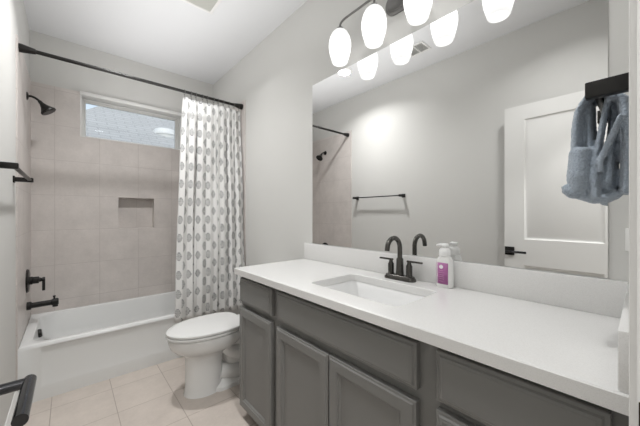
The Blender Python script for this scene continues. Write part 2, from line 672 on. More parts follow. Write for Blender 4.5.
box(b, DFX, DFX + 0.009, lev[0] - 0.033, lev[0] + 0.033, hz - 0.033, hz + 0.033, 0.002)
hand = obj('door_handle', b, M_BLACK, door)
b = new()
LX = -0.053
tube(b, [(DFX + 0.008, lev[0], hz), (LX + 0.004, lev[0], hz)], 0.0088, 18)
# lever blade along -y, oval section, mitred to the neck
def oval(y, cx, cz, rx, rz, n=24, skew=0.0):
    return [Vector((cx + rx * math.cos(2 * PI * k / n), y + skew * math.cos(2 * PI * k / n), cz + rz * math.sin(2 * PI * k / n))) for k in range(n)]
loft(b, [oval(lev[0] + 0.0115, LX, hz, 0.0075, 0.0075), oval(lev[0] + 0.010, LX, hz, 0.0092, 0.0092),
         oval(lev[0] - 0.126, LX, hz, 0.0092, 0.0092)])
obj('lever', b, M_LEVER, hand)
for z in (0.22, 1.05, 1.86):
    b = new()
    tube(b, [(DFX + 0.006, dy0 - 0.002, z - 0.045), (DFX + 0.006, dy0 - 0.002, z + 0.045)], 0.006, 12)
    box(b, DFX, DFX + 0.003, dy0, dy0 + 0.03, z - 0.044, z + 0.044)
    obj('hinge', b, M_BLACK, door)

# ------------------------------------------------------------------ bathtub
TX0, TX1, TY0, TY1, TZ = XL + TT, XR - TT, 2.575, YB - TT, 0.362
tub = thing('bathtub', 'white alcove bathtub with a recessed apron panel below the tiled walls', 'bathtub', ((TX0 + TX1) / 2, (TY0 + TY1) / 2, 0))
cx, cy, hx, hy = (TX0 + TX1) / 2, (TY0 + TY1) / 2, (TX1 - TX0) / 2, (TY1 - TY0) / 2
b = new()
icy, ihy = cy + 0.002, hy - 0.050
rings = [rrect(cx, cy, hx, hy, 0.004, 0.0, 8), rrect(cx, cy, hx, hy, 0.004, TZ - 0.014, 8),
         rrect(cx, cy, hx - 0.003, hy - 0.003, 0.004, TZ - 0.004, 8), rrect(cx, cy, hx - 0.012, hy - 0.012, 0.008, TZ, 8),
         rrect(cx + 0.0, icy, hx - 0.050, ihy + 0.006, 0.10, TZ, 8), rrect(cx, icy, hx - 0.057, ihy - 0.004, 0.10, TZ - 0.005, 8),
         rrect(cx, icy, hx - 0.062, ihy - 0.010, 0.10, TZ - 0.02, 8),
         rrect(cx - 0.01, icy, hx - 0.085, ihy - 0.035, 0.12, 0.20, 8), rrect(cx - 0.03, icy, hx - 0.165, ihy - 0.06, 0.13, 0.105, 8),
         rrect(cx - 0.03, icy, hx - 0.20, ihy - 0.09, 0.13, 0.08, 8)]
loft(b, rings, True, True)
# apron: raised border round a shallow panel
def border(bm, x0, x1, z0, z1, y, t):
    s = [(0, 0), (0.006, t)]
    o = [(x0, z0), (x1, z0), (x1, z1), (x0, z1)]
    pass
ya = TY0
px0, px1, pz0, pz1 = TX0 + 0.098, TX1 - 0.098, 0.078, TZ - 0.0181
def rect_xz(y, x0, x1, z0, z1):
    return [Vector((x0, y, z0)), Vector((x1, y, z0)), Vector((x1, y, z1)), Vector((x0, y, z1))]
loft(b, [rect_xz(ya, TX0, TX1, 0.0, TZ - 0.005), rect_xz(ya - 0.009, TX0, TX1, 0.0, TZ - 0.018),
         rect_xz(ya - 0.009, px0, px1, pz0, pz1), rect_xz(ya - 0.001, px0 + 0.014, px1 - 0.014, pz0 + 0.014, pz1 + 0.0001)], False, True)
obj('tub_shell', b, M_TUB, tub)
b = new(); lathe(b, [(0.031, -0.004), (0.031, 0.012), (0.026, 0.020), (0.001, 0.021)], (TX0 + 0.066, icy + 0.03, 0.300), (1, 0, 0.15), 24)
obj('overflow_plate', b, M_BLACK, tub)
b = new(); lathe(b, [(0.035, 0), (0.035, 0.003), (0.02, 0.006)], (TX0 + 0.38, icy, 0.081), (0, 0, 1), 24)
obj('drain', b, M_BLACK, tub)

# ------------------------------------------------------------------ shower fittings on the left wall
SY = 3.07
xw = XL + TT
sh = thing('wall_shower', 'black shower head on a short bent arm high on the tiled left wall', 'shower head', (xw, SY, 2.09))
b = new(); lathe(b, [(0.030, 0), (0.030, 0.004), (0.020, 0.009), (0.010, 0.011)], (xw, SY, 2.09), (1, 0, 0), 24)
obj('flange', b, M_BLACK, sh)
b = new(); tube(b, [(xw, SY, 2.09)] + bez((xw + 0.022, SY, 2.093), (xw + 0.052, SY, 2.090), (xw + 0.074, SY, 2.060), 8), 0.0085, 12)
obj('arm', b, M_BLACK, sh)
b = new()
ax = Vector((0.60, -0.05, -0.80)).normalized()
lathe(b, [(0.012, -0.01), (0.014, 0.012), (0.019, 0.022), (0.024, 0.035), (0.043, 0.062), (0.050, 0.070), (0.050, 0.080), (0.046, 0.083), (0.001, 0.083)], Vector((xw + 0.074, SY, 2.060)), ax, 28)
obj('spray_head', b, M_BLACK, sh)

va = thing('shower_valve', 'black round shower valve with a short lever on the tiled left wall', 'shower valve', (xw, SY, 0.695))
b = new(); lathe(b, [(0.088, 0), (0.088, 0.005), (0.082, 0.012), (0.03, 0.014)], (xw, SY, 0.695), (1, 0, 0), 36)
obj('escutcheon', b, M_BLACK, va)
b = new(); lathe(b, [(0.030, 0.008), (0.030, 0.03), (0.026, 0.034), (0.026, 0.065), (0.018, 0.068), (0.012, 0.088)], (xw, SY, 0.695), (1, 0, 0), 24)
obj('hub', b, M_BLACK, va)
b = new(); tube(b, [(xw + 0.092, SY - 0.02, 0.708), (xw + 0.092, SY + 0.0, 0.695), (xw + 0.092, SY - 0.005, 0.61)], 0.009, 14)
box(b, xw + 0.083, xw + 0.101, SY - 0.012, SY + 0.012, 0.61, 0.712, 0.004)
obj('lever', b, M_BLACK, va)

sp = thing('tub_spout', 'black tub spout with a diverter knob just above the tub rim', 'tub spout', (xw, SY, 0.505))
b = new(); lathe(b, [(0.030, 0), (0.030, 0.022), (0.026, 0.026)], (xw, SY, 0.505), (1, 0, 0), 24)
obj('flange', b, M_BLACK, sp)
b = new()
lathe(b, [(0.021, 0.02), (0.021, 0.135), (0.026, 0.14), (0.027, 0.172), (0.022, 0.178)], (xw, SY, 0.505), (1, 0, 0.02), 24)
tube(b, [(xw + 0.158, SY, 0.505), (xw + 0.158, SY, 0.472)], 0.017, 18)
obj('spout', b, M_BLACK, sp)
b = new(); tube(b, [(xw + 0.152, SY, 0.53), (xw + 0.152, SY, 0.548), (xw + 0.152, SY, 0.549), (xw + 0.152, SY, 0.558)], [0.006, 0.006, 0.0085, 0.0085], 12)
obj('diverter_knob', b, M_BLACK, sp)

# ------------------------------------------------------------------ curtain rod, rings, curtain
RY, RZ = 2.62, 2.257
rod = thing('curtain_rod', 'black shower curtain rod spanning the tub alcove from wall to wall', 'curtain rod', ((XL + XR) / 2, RY, RZ))
b = new(); tube(b, [(XL + 0.03, RY, RZ), (XR - 0.03, RY, RZ)], 0.0125, 16)
obj('rod', b, M_BLACK, rod)
for s, x in ((1, XL + TT), (-1, XR - TT)):
    b = new(); lathe(b, [(0.027, 0), (0.027, 0.012), (0.020, 0.055), (0.0165, 0.075), (0.013, 0.078)], (x, RY, RZ), (s, 0, 0), 24)
    obj('rod_flange', b, M_BLACK, rod)

CX0T, CX1T, CX0B, CX1B = 0.735, 1.262, 0.640, 1.268
CZT, CZB = 2.205, 0.315
NF = 8.5
def cur(s, t):
    """Point of the curtain: s along the width 0..1, t down 0..1."""
    x0 = CX0T + (CX0B - CX0T) * (t ** 0.8)
    x1 = CX1T + (CX1B - CX1T) * t
    amp = 0.008 + 0.007 * min(1, t * 2.2)
    crease = sum(d * math.exp(-((s - c - 0.012 * math.sin(3 * t + 9 * c)) / 0.010) ** 2) for c, d in ((0.075, 0.022), (0.235, 0.034), (0.40, 0.016), (0.56, 0.022), (0.735, 0.036), (0.87, 0.032)))
    ph = s * NF * 2 * PI + 0.5 * math.sin(3.1 * s * PI + 1.3 * t) + 0.25 * math.sin(2.0 * t + 9 * s)
    w = math.sin(ph)
    w = math.copysign(abs(w) ** 0.8, w)
    x = x0 + (x1 - x0) * s + 0.010 * math.sin(2 * ph) * (0.5 + 0.5 * t) * (1 if 0.02 < s < 0.98 else 0)
    y = RY - 0.004 + crease * min(1, t * 4) - 0.106 * min(1.0, (t / 0.90)) + amp * w * (0.8 + 0.35 * math.sin(5.3 * s + 2)) + 0.006 * math.sin(11 * t + 7 * s)
    z = CZT + (CZB - CZT) * t + (0.004 * math.cos(ph + PI) if t < 0.02 else 0)
    return Vector((x, y, z))
bm = new()
NS, NT_ = 320, 44
uvl = bm.loops.layers.uv.new('UVMap')
grid = []
uvs = {}
acc = [0.0]
for i in range(1, NS + 1):
    acc.append(acc[-1] + (cur(i / NS, 0.5) - cur((i - 1) / NS, 0.5)).length)
for j in range(NT_ + 1):
    row = []
    for i in range(NS + 1):
        v = bm.verts.new(cur(i / NS, j / NT_))
        uvs[v] = (acc[i], (CZT - CZB) * (1 - j / NT_))
        row.append(v)
    grid.append(row)
for j in range(NT_):
    for i in range(NS):
        f = bm.faces.new((grid[j][i], grid[j + 1][i], grid[j + 1][i + 1], grid[j][i + 1]))
        for lp in f.loops:
            lp[uvl].uv = uvs[lp.vert]
curtain = obj('shower_curtain', bm, M_CURTAIN, sharp=180)
sol = curtain.modifiers.new('thickness', 'SOLIDIFY')
sol.thickness = 0.0015
tag(curtain, 'white shower curtain printed with grey medallions, bunched at the right of the tub', 'shower curtain')
ring0 = None
for k in range(11):
    s = (k + 0.26) / 10.6
    p = cur(min(s, 0.985), 0)
    if ring0 is None:
        b = new()
        pts = [(p.x, RY + 0.0185 * math.sin(a), RZ - 0.0065 - 0.0225 * math.cos(a)) for a in [PI * 0.06 + 2 * PI * q / 22 * 0.95 for q in range(23)]]
        tube(b, pts, 0.0022, 8)
        tube(b, [(p.x, RY - 0.003, RZ - 0.029), (p.x, RY - 0.006, RZ - 0.05), (p.x, RY - 0.003, RZ - 0.06)], 0.002, 8)
        ring0 = obj('curtain_ring', b, M_IRON, origin=(p.x, RY, RZ))
        r = ring0
    else:
        r = ring0.copy()
        C.objects.link(r)
        r.location = (p.x, RY, RZ)
    tag(r, 'small dark metal ring hooking the medallion curtain to the rod', 'curtain ring', 'curtain rings on the rod')

# ------------------------------------------------------------------ towel bar on the left wall
TB0, TB1, TBZ = 1.776, 2.455, 1.405
tb = thing('towel_bar', 'long black towel bar with square posts on the left wall', 'towel bar', (XL, (TB0 + TB1) / 2, TBZ))
for y in (TB0, TB1):
    b = new()
    box(b, XL, XL + 0.008, y - 0.020, y + 0.020, TBZ - 0.020, TBZ + 0.020, 0.002)
    box(b, XL + 0.006, XL + 0.085, y - 0.014, y + 0.014, TBZ - 0.013, TBZ + 0.013, 0.003)
    obj('post', b, M_BLACK, tb)
b = new(); box(b, XL + 0.062, XL + 0.078, TB0, TB1, TBZ - 0.006, TBZ + 0.006, 0.002)
obj('bar', b, M_BLACK, tb)

# ------------------------------------------------------------------ toilet
TYC = 2.0
to = thing('toilet', 'white elongated toilet with closed lid between the vanity and the tub', 'toilet', (0.85, TYC, 0))
def egg(x0, x1, hw, z, n=40, back=0.55, sq=1.0):
    """Elongated outline: rounded front at x0, blunter back at x1."""
    out = []
    xm = x0 + (x1 - x0) * back
    for k in range(n):
        a = 2 * PI * k / n
        c, s = math.cos(a), math.sin(a)
        if c < 0:
            x = xm + (xm - x0) * c
            y = hw * s
        else:
            e = sq
            x = xm + (x1 - xm) * (abs(c) ** e)
            y = hw * math.copysign(abs(s) ** e, s)
        out.append(Vector((x, TYC + y, z)))
    return out
b = new()
loft(b, [egg(0.568, 0.82, 0.104, 0.0), egg(0.571, 0.82, 0.101, 0.012), egg(0.577, 0.82, 0.097, 0.05), egg(0.580, 0.82, 0.095, 0.18),
         egg(0.578, 0.83, 0.097, 0.235), egg(0.570, 0.86, 0.106, 0.262), egg(0.545, 0.90, 0.130, 0.283), egg(0.512, 0.94, 0.158, 0.302), egg(0.488, 0.97, 0.177, 0.328),
         egg(0.477, 1.0, 0.186, 0.358), egg(0.472, 1.0, 0.189, 0.388), egg(0.478, 1.0, 0.184, 0.398)], True, True)
obj('bowl', b, M_PORC, to)
b = new()
loft(b, [rrect(0.93, TYC, 0.20, 0.115, 0.06, 0.0), rrect(0.93, TYC, 0.198, 0.112, 0.06, 0.022), rrect(0.93, TYC, 0.19, 0.085, 0.05, 0.035),
         rrect(0.95, TYC, 0.15, 0.058, 0.04, 0.06), rrect(0.97, TYC, 0.13, 0.055, 0.04, 0.15), rrect(0.97, TYC, 0.16, 0.065, 0.05, 0.24), rrect(0.99, TYC, 0.20, 0.11, 0.06, 0.32),
         rrect(1.03, TYC, 0.23, 0.15, 0.05, 0.37), rrect(1.04, TYC, 0.23, 0.16, 0.05, 0.39)], True, True)
tube(b, [(0.80, TYC - 0.05, 0.30), (0.86, TYC - 0.062, 0.24), (0.93, TYC - 0.066, 0.20), (1.0, TYC - 0.066, 0.22), (1.06, TYC - 0.05, 0.28)], [0.045, 0.05, 0.052, 0.05, 0.045], 16)
tube(b, [(0.80, TYC - 0.03, 0.10), (0.88, TYC - 0.05, 0.08), (0.97, TYC - 0.05, 0.06), (1.05, TYC - 0.04, 0.05)], [0.05, 0.052, 0.05, 0.04], 16)
obj('trapway', b, M_PORC, to)
b = new()
loft(b, [egg(0.468, 0.955, 0.184, 0.400, sq=0.8), egg(0.462, 0.957, 0.190, 0.404, sq=0.8), egg(0.462, 0.957, 0.190, 0.414, sq=0.8), egg(0.468, 0.955, 0.185, 0.418, sq=0.8)])
obj('seat', b, M_PORC, to)
b = new()
loft(b, [egg(0.468, 0.955, 0.182, 0.4205, sq=0.62), egg(0.463, 0.957, 0.187, 0.424, sq=0.62), egg(0.463, 0.957, 0.187, 0.434, sq=0.62), egg(0.470, 0.952, 0.181, 0.4395, sq=0.62),
         egg(0.50, 0.93, 0.155, 0.442, sq=0.62)])
obj('lid', b, M_PORC, to)
b = new()
loft(b, [rrect(1.175, TYC, 0.092, 0.19, 0.03, 0.385), rrect(1.175, TYC, 0.100, 0.205, 0.03, 0.42), rrect(1.177, TYC, 0.106, 0.22, 0.03, 0.69)])
obj('tank', b, M_PORC, to)
b = new()
loft(b, [rrect(1.176, TYC, 0.108, 0.224, 0.03, 0.691), rrect(1.176, TYC, 0.110, 0.228, 0.03, 0.70), rrect(1.176, TYC, 0.110, 0.228, 0.03, 0.715), rrect(1.176, TYC, 0.104, 0.222, 0.03, 0.725)])
obj('tank_lid', b, M_PORC, to)
b = new()
lathe(b, [(0.013, 0), (0.013, 0.012), (0.008, 0.02)], (1.072, TYC + 0.15, 0.63), (-1, 0, 0), 16)
box(b, 1.044, 1.056, TYC + 0.085, TYC + 0.160, 0.623, 0.637, 0.003)
obj('flush_lever', b, M_CHROME, to)
for s in (-1, 1):
    b = new(); lathe(b, [(0.012, 0), (0.012, 0.008), (0.006, 0.016)], (0.90, TYC + s * 0.098, 0.018), (0, 0, 1), 16)
    obj('bolt_cap', b, M_PORC, to)

# ------------------------------------------------------------------ vanity cabinets
VF = 0.783                 # face frame
VD = 0.755                 # door fronts
VT = 0.845                 # cabinet top
VB = 0.085                 # underside of the carcass front


def front(bm, y0, y1, z0, z1, kind):
    if kind == 'door':
        st = [(0, VF, ), (0, VD + 0.006), (0.002, VD + 0.0045), (0.007, VD + 0.004), (0.011, VD), (0.046, VD), (0.049, VD + 0.005), (0.054, VD + 0.005), (0.060, VD + 0.012), (0.067, VD + 0.012)]
    else:
        st = [(0, VF), (0, VD + 0.010), (0.002, VD + 0.008), (0.009, VD + 0.007), (0.013, VD + 0.002), (0.018, VD + 0.001), (0.020, VD)]
    loft(bm, [rect_yz(x, y0 + i, y1 - i, z0 + i, z1 - i) for i, x in st], True, True)


def cabinet(label, y0, y1, fronts):
    t = thing('vanity_cabinet', label, 'cabinet', ((VF + XR) / 2, (y0 + y1) / 2, 0), 'vanity cabinets under the countertop')
    b = new()
    # carcass of panels, with a face frame; open top under the counter
    box(b, VF, XR - 0.002, y1 - 0.016, y1, VB, VT)
    if y1 > 1.5:
        box(b, VF + 0.065, XR - 0.002, y1 - 0.016, y1, 0.0, VB)
    box(b, VF, XR - 0.002, y0, y0 + 0.016, VB, VT)
    box(b, VF, XR - 0.002, y0 + 0.016, y1 - 0.016, VB, VB + 0.018)
    box(b, XR - 0.012, XR - 0.002, y0 + 0.016, y1 - 0.016, VB + 0.018, VT)
    box(b, VF, VF + 0.019, y0 + 0.016, y0 + 0.034, VB + 0.018, VT)
    box(b, VF, VF + 0.019, y1 - 0.034, y1 - 0.016, VB + 0.018, VT)
    for z0, z1 in ((VB + 0.018, VB + 0.03), (0.645, 0.70), (0.81, VT)):
        box(b, VF, VF + 0.019, y0 + 0.034, y1 - 0.034, z0, z1)
    box(b, VF + 0.004, VF + 0.012, y0 + 0.034, y1 - 0.034, VB + 0.03, 0.81)
    obj('carcass', b, M_CAB, t, sharp=30)
    b = new(); box(b, VF + 0.065, VF + 0.08, y0, y1 - (0.016 if y1 > 1.5 else 0), 0, VB)
    obj('toe_kick', b, M_TOE, t)
    for name, kind, a in fronts:
        b = new()
        front(b, *a, kind)
        obj(name, b, M_CAB, t, sharp=20)
    return t


cabinet('narrow grey vanity cabinet with one drawer over one door, beside the toilet', 1.206, 1.600,
        [('drawer', 'drawer', (1.236, 1.586, 0.684, 0.822)), ('door', 'door', (1.236, 1.586, 0.070, 0.655))])
cabinet('grey sink cabinet with a wide false drawer front over two doors', 0.408, 1.206,
        [('false_front', 'drawer', (0.439, 1.183, 0.684, 0.822)), ('door', 'door', (0.816, 1.187, 0.070, 0.650)), ('door', 'door', (0.439, 0.810, 0.070, 0.650))])
cabinet('grey bank of drawers at the doorway end of the vanity', 0.010, 0.408,
        [('drawer', 'drawer', (0.040, 0.380, 0.684, 0.824)), ('drawer', 'drawer', (0.040, 0.380, 0.385, 0.660)), ('drawer', 'drawer', (0.040, 0.380, 0.070, 0.365))])

# ------------------------------------------------------------------ countertop, sink
CT0, CT1 = VT, 0.880
SX, SYC, SHX, SHY = 0.995, 0.797, 0.150, 0.238
b = new()
ocx, ohx = (0.737 + XR) / 2, (XR - 0.737) / 2
ocy, ohy = (0.009 + 1.612) / 2, (1.612 - 0.009) / 2
outer = lambda z, i=0.0: rrect(ocx, ocy, ohx - i, ohy - i, 0.003, z, 6)
inner = lambda z, i=0.0: rrect(SX, SYC, SHX + i, SHY + i, 0.03, z, 6)
rr = [inner(CT0), inner(CT1 - 0.003), inner(CT1, 0.003), outer(CT1, 0.003), outer(CT1 - 0.003), outer(CT0)]
vr = loft(b, rr, False, False)
for i in range(len(rr[0])):
    j = (i + 1) % len(rr[0])
    b.faces.new((vr[-1][i], vr[-1][j], vr[0][j], vr[0][i]))
tag(obj('countertop', b, M_QUARTZ, origin=(1.0, 0.8, CT0)), 'speckled white quartz countertop with a sink cut-out on the grey vanity', 'countertop')
b = new(); box(b, XR - 0.022, XR, 0.031, 1.612, CT1, 0.993, 0.002)
bs = obj('backsplash', b, M_QUARTZ)
tag(bs, 'long low white quartz backsplash strip along the wall under the mirror', 'backsplash')
b = new(); box(b, 0.745, XR, YN + 0.0005, 0.031, CT1, 0.990, 0.002)
bs = obj('side_splash', b, M_QUARTZ)
tag(bs, 'short white quartz side splash at the doorway end of the countertop', 'backsplash')
sk = thing('sink', 'white rectangular basin set under the quartz countertop', 'sink', (SX, SYC, 0.73))
b = new()
S = lambda i, z, r: rrect(SX, SYC, SHX + i, SHY + i, r, z, 6)
loft(b, [S(0.018, CT0 - 0.001, 0.04), S(0.004, CT0 - 0.001, 0.034), S(0.0, CT0 - 0.006, 0.034), S(-0.008, 0.80, 0.045), S(-0.018, 0.755, 0.05), S(-0.045, 0.738, 0.05), S(-0.12, 0.732, 0.02)], False, True)
obj('basin', b, M_SINK, sk)
b = new(); lathe(b, [(0.024, 0), (0.024, 0.003), (0.016, 0.004), (0.014, 0.001)], (SX, SYC, 0.7325), (0, 0, 1), 24)
obj('drain', b, M_GUN, sk)

# ------------------------------------------------------------------ faucet
FX, FY = 1.216, 0.789
fa = thing('faucet', 'dark metal two-handle faucet with a curved spout behind the sink', 'faucet', (FX, FY, CT1))
b = new()
loft(b, [rrect(FX, FY, 0.027, 0.083, 0.024, CT1), rrect(FX, FY, 0.027, 0.083, 0.024, CT1 + 0.008), rrect(FX, FY, 0.024, 0.079, 0.022, CT1 + 0.013), rrect(FX, FY, 0.022, 0.076, 0.02, CT1 + 0.020), rrect(FX, FY, 0.02, 0.073, 0.019, CT1 + 0.022)])
obj('base', b, M_GUN, fa)
b = new()
lathe(b, [(0.021, 0.018), (0.0195, 0.026), (0.0175, 0.05), (0.0165, 0.10), (0.013, 0.106)], (FX, FY, CT1), (0, 0, 1), 24)
R = 0.052
arc = [(FX, FY, CT1 + 0.10), (FX, FY, 1.033)] + [(FX - R + R * math.cos(a), FY, 1.033 + R * math.sin(a)) for a in [PI * 0.9 * q / 16 for q in range(1, 17)]]
ex = arc[-1]
arc.append((ex[0] - 0.004, FY, ex[2] - 0.022))
tube(b, arc, 0.0115, 18)
obj('spout', b, M_GUN, fa)
for s in (1, -1):
    hy_ = FY + s * 0.051
    b = new(); lathe(b, [(0.016, 0.018), (0.0145, 0.03), (0.0145, 0.072), (0.010, 0.080), (0.008, 0.092)], (FX, hy_, CT1), (0, 0, 1), 22)
    h = obj('handle', b, M_GUN, fa)
    b = new(); box(b, FX - 0.006, FX + 0.006, min(hy_ - s * 0.012, hy_ + s * 0.068), max(hy_ - s * 0.012, hy_ + s * 0.068), CT1 + 0.089, CT1 + 0.098, 0.003)
    obj('lever', b, M_GUN, h)

# ------------------------------------------------------------------ soap bottle
BX, BY = 1.240, 0.577
so = thing('soap_bottle', 'foaming soap bottle with white pump and magenta label beside the faucet', 'soap bottle', (BX, BY, CT1))
b = new()
B = lambda z, ix, iy, r: rrect(BX, BY, ix, iy, r, CT1 + z, 6)
loft(b, [B(0, 0.020, 0.032, 0.017), B(0.004, 0.0225, 0.0365, 0.02), B(0.112, 0.0225, 0.0365, 0.02), B(0.122, 0.0215, 0.0325, 0.02), B(0.130, 0.0205, 0.028, 0.019), B(0.137, 0.019, 0.022, 0.0175)])
obj('bottle_body', b, M_BOTTLE, so)
b = new()
lz0, lz1 = CT1 + 0.016, CT1 + 0.108
lr = [(BX - 0.000, BY + 0.0372), (BX - 0.010, BY + 0.0354), (BX - 0.017, BY + 0.0305), (BX - 0.0215, BY + 0.023), (BX - 0.0231, BY + 0.016), (BX - 0.0231, BY - 0.017), (BX - 0.0222, BY - 0.0235)]
loft(b, [[Vector((x, y, z)) for x, y in lr] for z in (lz0, lz1)], False, False, closed=False)
lab = obj('label', b, M_PINK, so, sharp=60)
lab.modifiers.new('t', 'SOLIDIFY').thickness = 0.0006
b = new(); lathe(b, [(0.0085, 0), (0.0085, 0.0012), (0.0045, 0.0012), (0.0045, 0.0006), (0.001, 0.0006)], (BX - 0.0233, BY + 0.006, lz1 - 0.018), (-1, 0, 0), 20)
obj('label_emblem', b, M_WHITE, lab)
b = new()
for yy, zz, ln in ((0.006, -0.034, 0.016), (0.006, -0.043, 0.022), (0.004, -0.053, 0.018), (0.006, -0.061, 0.024), (0.004, -0.070, 0.020), (0.006, -0.080, 0.014)):
    box(b, BX - 0.0243, BX - 0.0230, BY + yy - ln / 2, BY + yy + ln / 2, lz1 + zz - 0.0006, lz1 + zz + 0.0008)
obj('label_print', b, M_LINES, lab)
b = new()
lathe(b, [(0.0215, 0.135), (0.0245, 0.138), (0.0250, 0.152), (0.0235, 0.162), (0.0185, 0.170), (0.0125, 0.171), (0.0115, 0.177)], (BX, BY, CT1), (0, 0, 1), 24)
lathe(b, [(0.013, 0.176), (0.0165, 0.179), (0.0165, 0.187), (0.012, 0.191)], (BX, BY, CT1), (0, 0, 1), 24)
tube(b, [(BX, BY + 0.002, CT1 + 0.184), (BX - 0.014, BY + 0.013, CT1 + 0.186), (BX - 0.027, BY + 0.024, CT1 + 0.183)], [0.0075, 0.006, 0.0045], 12)
obj('pump', b, M_PUMP, so)

# ------------------------------------------------------------------ mirror
b = new(); box(b, XR - 0.006, XR - 0.0005, 0.074, 1.539, 0.9945, 2.103, 0.0012, 1)
mir = obj('wall_mirror', b, M_MIRROR, smooth=False)
tag(mir, 'large frameless mirror on the wall above the vanity backsplash', 'mirror')

# ------------------------------------------------------------------ vanity light
LY = (1.145, 0.903, 0.660, 0.418)
LXc, LBZ = 1.160, 2.296
vl = thing('vanity_light', 'dark metal vanity light bar with four glowing white glass shades', 'light', (XR, sum(LY) / 4, LBZ))
b = new()
def oblong(x, hw, hh, n=14):
    c0 = sum(LY) / 4
    out = []
    for k in range(n + 1):
        a = -PI / 2 + PI * k / n
        out.append(Vector((x, c0 + (hw - hh) + hh * math.cos(a), LBZ + 0.012 + hh * math.sin(a))))
    for k in range(n + 1):
        a = PI / 2 + PI * k / n
        out.append(Vector((x, c0 - (hw - hh) + hh * math.cos(a), LBZ + 0.012 + hh * math.sin(a))))
    return out
loft(b, [oblong(XR, 0.140, 0.062), oblong(XR - 0.008, 0.140, 0.062), oblong(XR - 0.012, 0.134, 0.056), oblong(XR - 0.014, 0.128, 0.050), oblong(XR - 0.022, 0.124, 0.046), oblong(XR - 0.025, 0.118, 0.040)])
obj('backplate', b, M_IRON, vl)
b = new()
yA, yB_ = LY[0], LY[3]
zt = LBZ
bar = [(LXc, yA, 2.245)] + bez((LXc, yA, 2.268), (LXc, yA, zt - 0.002), (LXc, yA - 0.045, zt), 6) + [(LXc, sum(LY) / 4, zt + 0.004)] + bez((LXc, yB_ + 0.045, zt), (LXc, yB_, zt - 0.002), (LXc, yB_, 2.268), 6) + [(LXc, yB_, 2.245)]
tube(b, bar, 0.006, 12)
for y in LY[1:3]:
    tube(b, [(LXc, y, zt + 0.002), (LXc, y, 2.245)], 0.006, 12)
for y in (sum(LY) / 4 + 0.05, sum(LY) / 4 - 0.05):
    tube(b, [(LXc, y, zt + 0.003), (XR - 0.023, y, zt + 0.008)], 0.006, 12)
obj('arm', b, M_IRON, vl)
sh0 = so0 = None
for y in LY:
    if sh0 is None:
        b = new()
        lathe(b, [(0.0375, 2.062), (0.0415, 2.060), (0.0445, 2.065), (0.0515, 2.090), (0.0595, 2.120), (0.0635, 2.150), (0.063, 2.176), (0.057, 2.204), (0.045, 2.229), (0.030, 2.244), (0.018, 2.248),
                  (0.018, 2.243), (0.028, 2.240), (0.043, 2.225), (0.0545, 2.202), (0.060, 2.176), (0.0605, 2.150), (0.0565, 2.120), (0.0485, 2.090), (0.0415, 2.067), (0.0375, 2.062)], (LXc, y, 0), (0, 0, 1), 36, False, False)
        sh0 = obj('lamp_shade', b, M_SHADE, vl, origin=(LXc, y, 2.05))
        b = new(); lathe(b, [(0.022, 2.240), (0.024, 2.250), (0.020, 2.258), (0.008, 2.266)], (LXc, y, 0), (0, 0, 1), 20)
        so0 = obj('socket_cap', b, M_IRON, vl, origin=(LXc, y, 2.05))
        y_first = y
    else:
        for src in (sh0, so0):
            c = src.copy()
            C.objects.link(c)
            c.parent = vl
            c.location = src.location + Vector((0, y - y_first, 0))

# ------------------------------------------------------------------ ceiling: fan grille, air register, downlight
fg = thing('exhaust_fan', 'square ceiling exhaust fan with a grey grille in a white frame', 'exhaust fan', (0.655, 2.025, ZC))
gx0, gx1, gy0, gy1 = 0.500, 0.822, 1.86, 2.188
b = new()
def ring_flat(bm, x0, x1, y0, y1, w, z0, z1):
    box(bm, x0, x0 + w, y0, y1, z0, z1, 0.002); box(bm, x1 - w, x1, y0, y1, z0, z1, 0.002)
    box(bm, x0 + w, x1 - w, y0, y0 + w, z0, z1, 0.002); box(bm, x0 + w, x1 - w, y1 - w, y1, z0, z1, 0.002)
ring_flat(b, gx0, gx1, gy0, gy1, 0.020, ZC - 0.012, ZC)
obj('grille_frame', b, M_TRIM, fg)
b = new()
box(b, gx0 + 0.02, gx1 - 0.02, gy0 + 0.02, gy1 - 0.02, ZC - 0.004, ZC)
for k in range(24):
    y = gy0 + 0.026 + k * (gy1 - gy0 - 0.052) / 23
    box(b, gx0 + 0.02, gx1 - 0.02, y - 0.0035, y + 0.0035, ZC - 0.010, ZC - 0.004)
obj('grille', b, M_VENT, fg)

rg = thing('air_register', 'small white louvred air register on the ceiling, seen in the mirror', 'air vent', (0.13, 1.40, ZC))
b = new(); ring_flat(b, 0.045, 0.215, 1.30, 1.495, 0.016, ZC - 0.008, ZC)
box(b, 0.061, 0.199, 1.392, 1.403, ZC - 0.008, ZC)
obj('register_frame', b, M_TRIM, rg)
b = new(); box(b, 0.061, 0.199, 1.316, 1.479, ZC - 0.0015, ZC)
obj('slot', b, M_VENTDARK, rg)
for k in range(7):
    b = new()
    x = 0.072 + k * 0.0195
    loft(b, [[Vector((x, y, ZC - 0.002)), Vector((x + 0.002, y, ZC - 0.002)), Vector((x + 0.010, y, ZC - 0.008)), Vector((x + 0.008, y, ZC - 0.008))] for y in (1.316, 1.479)])
    obj('louvre', b, M_VENT, rg)

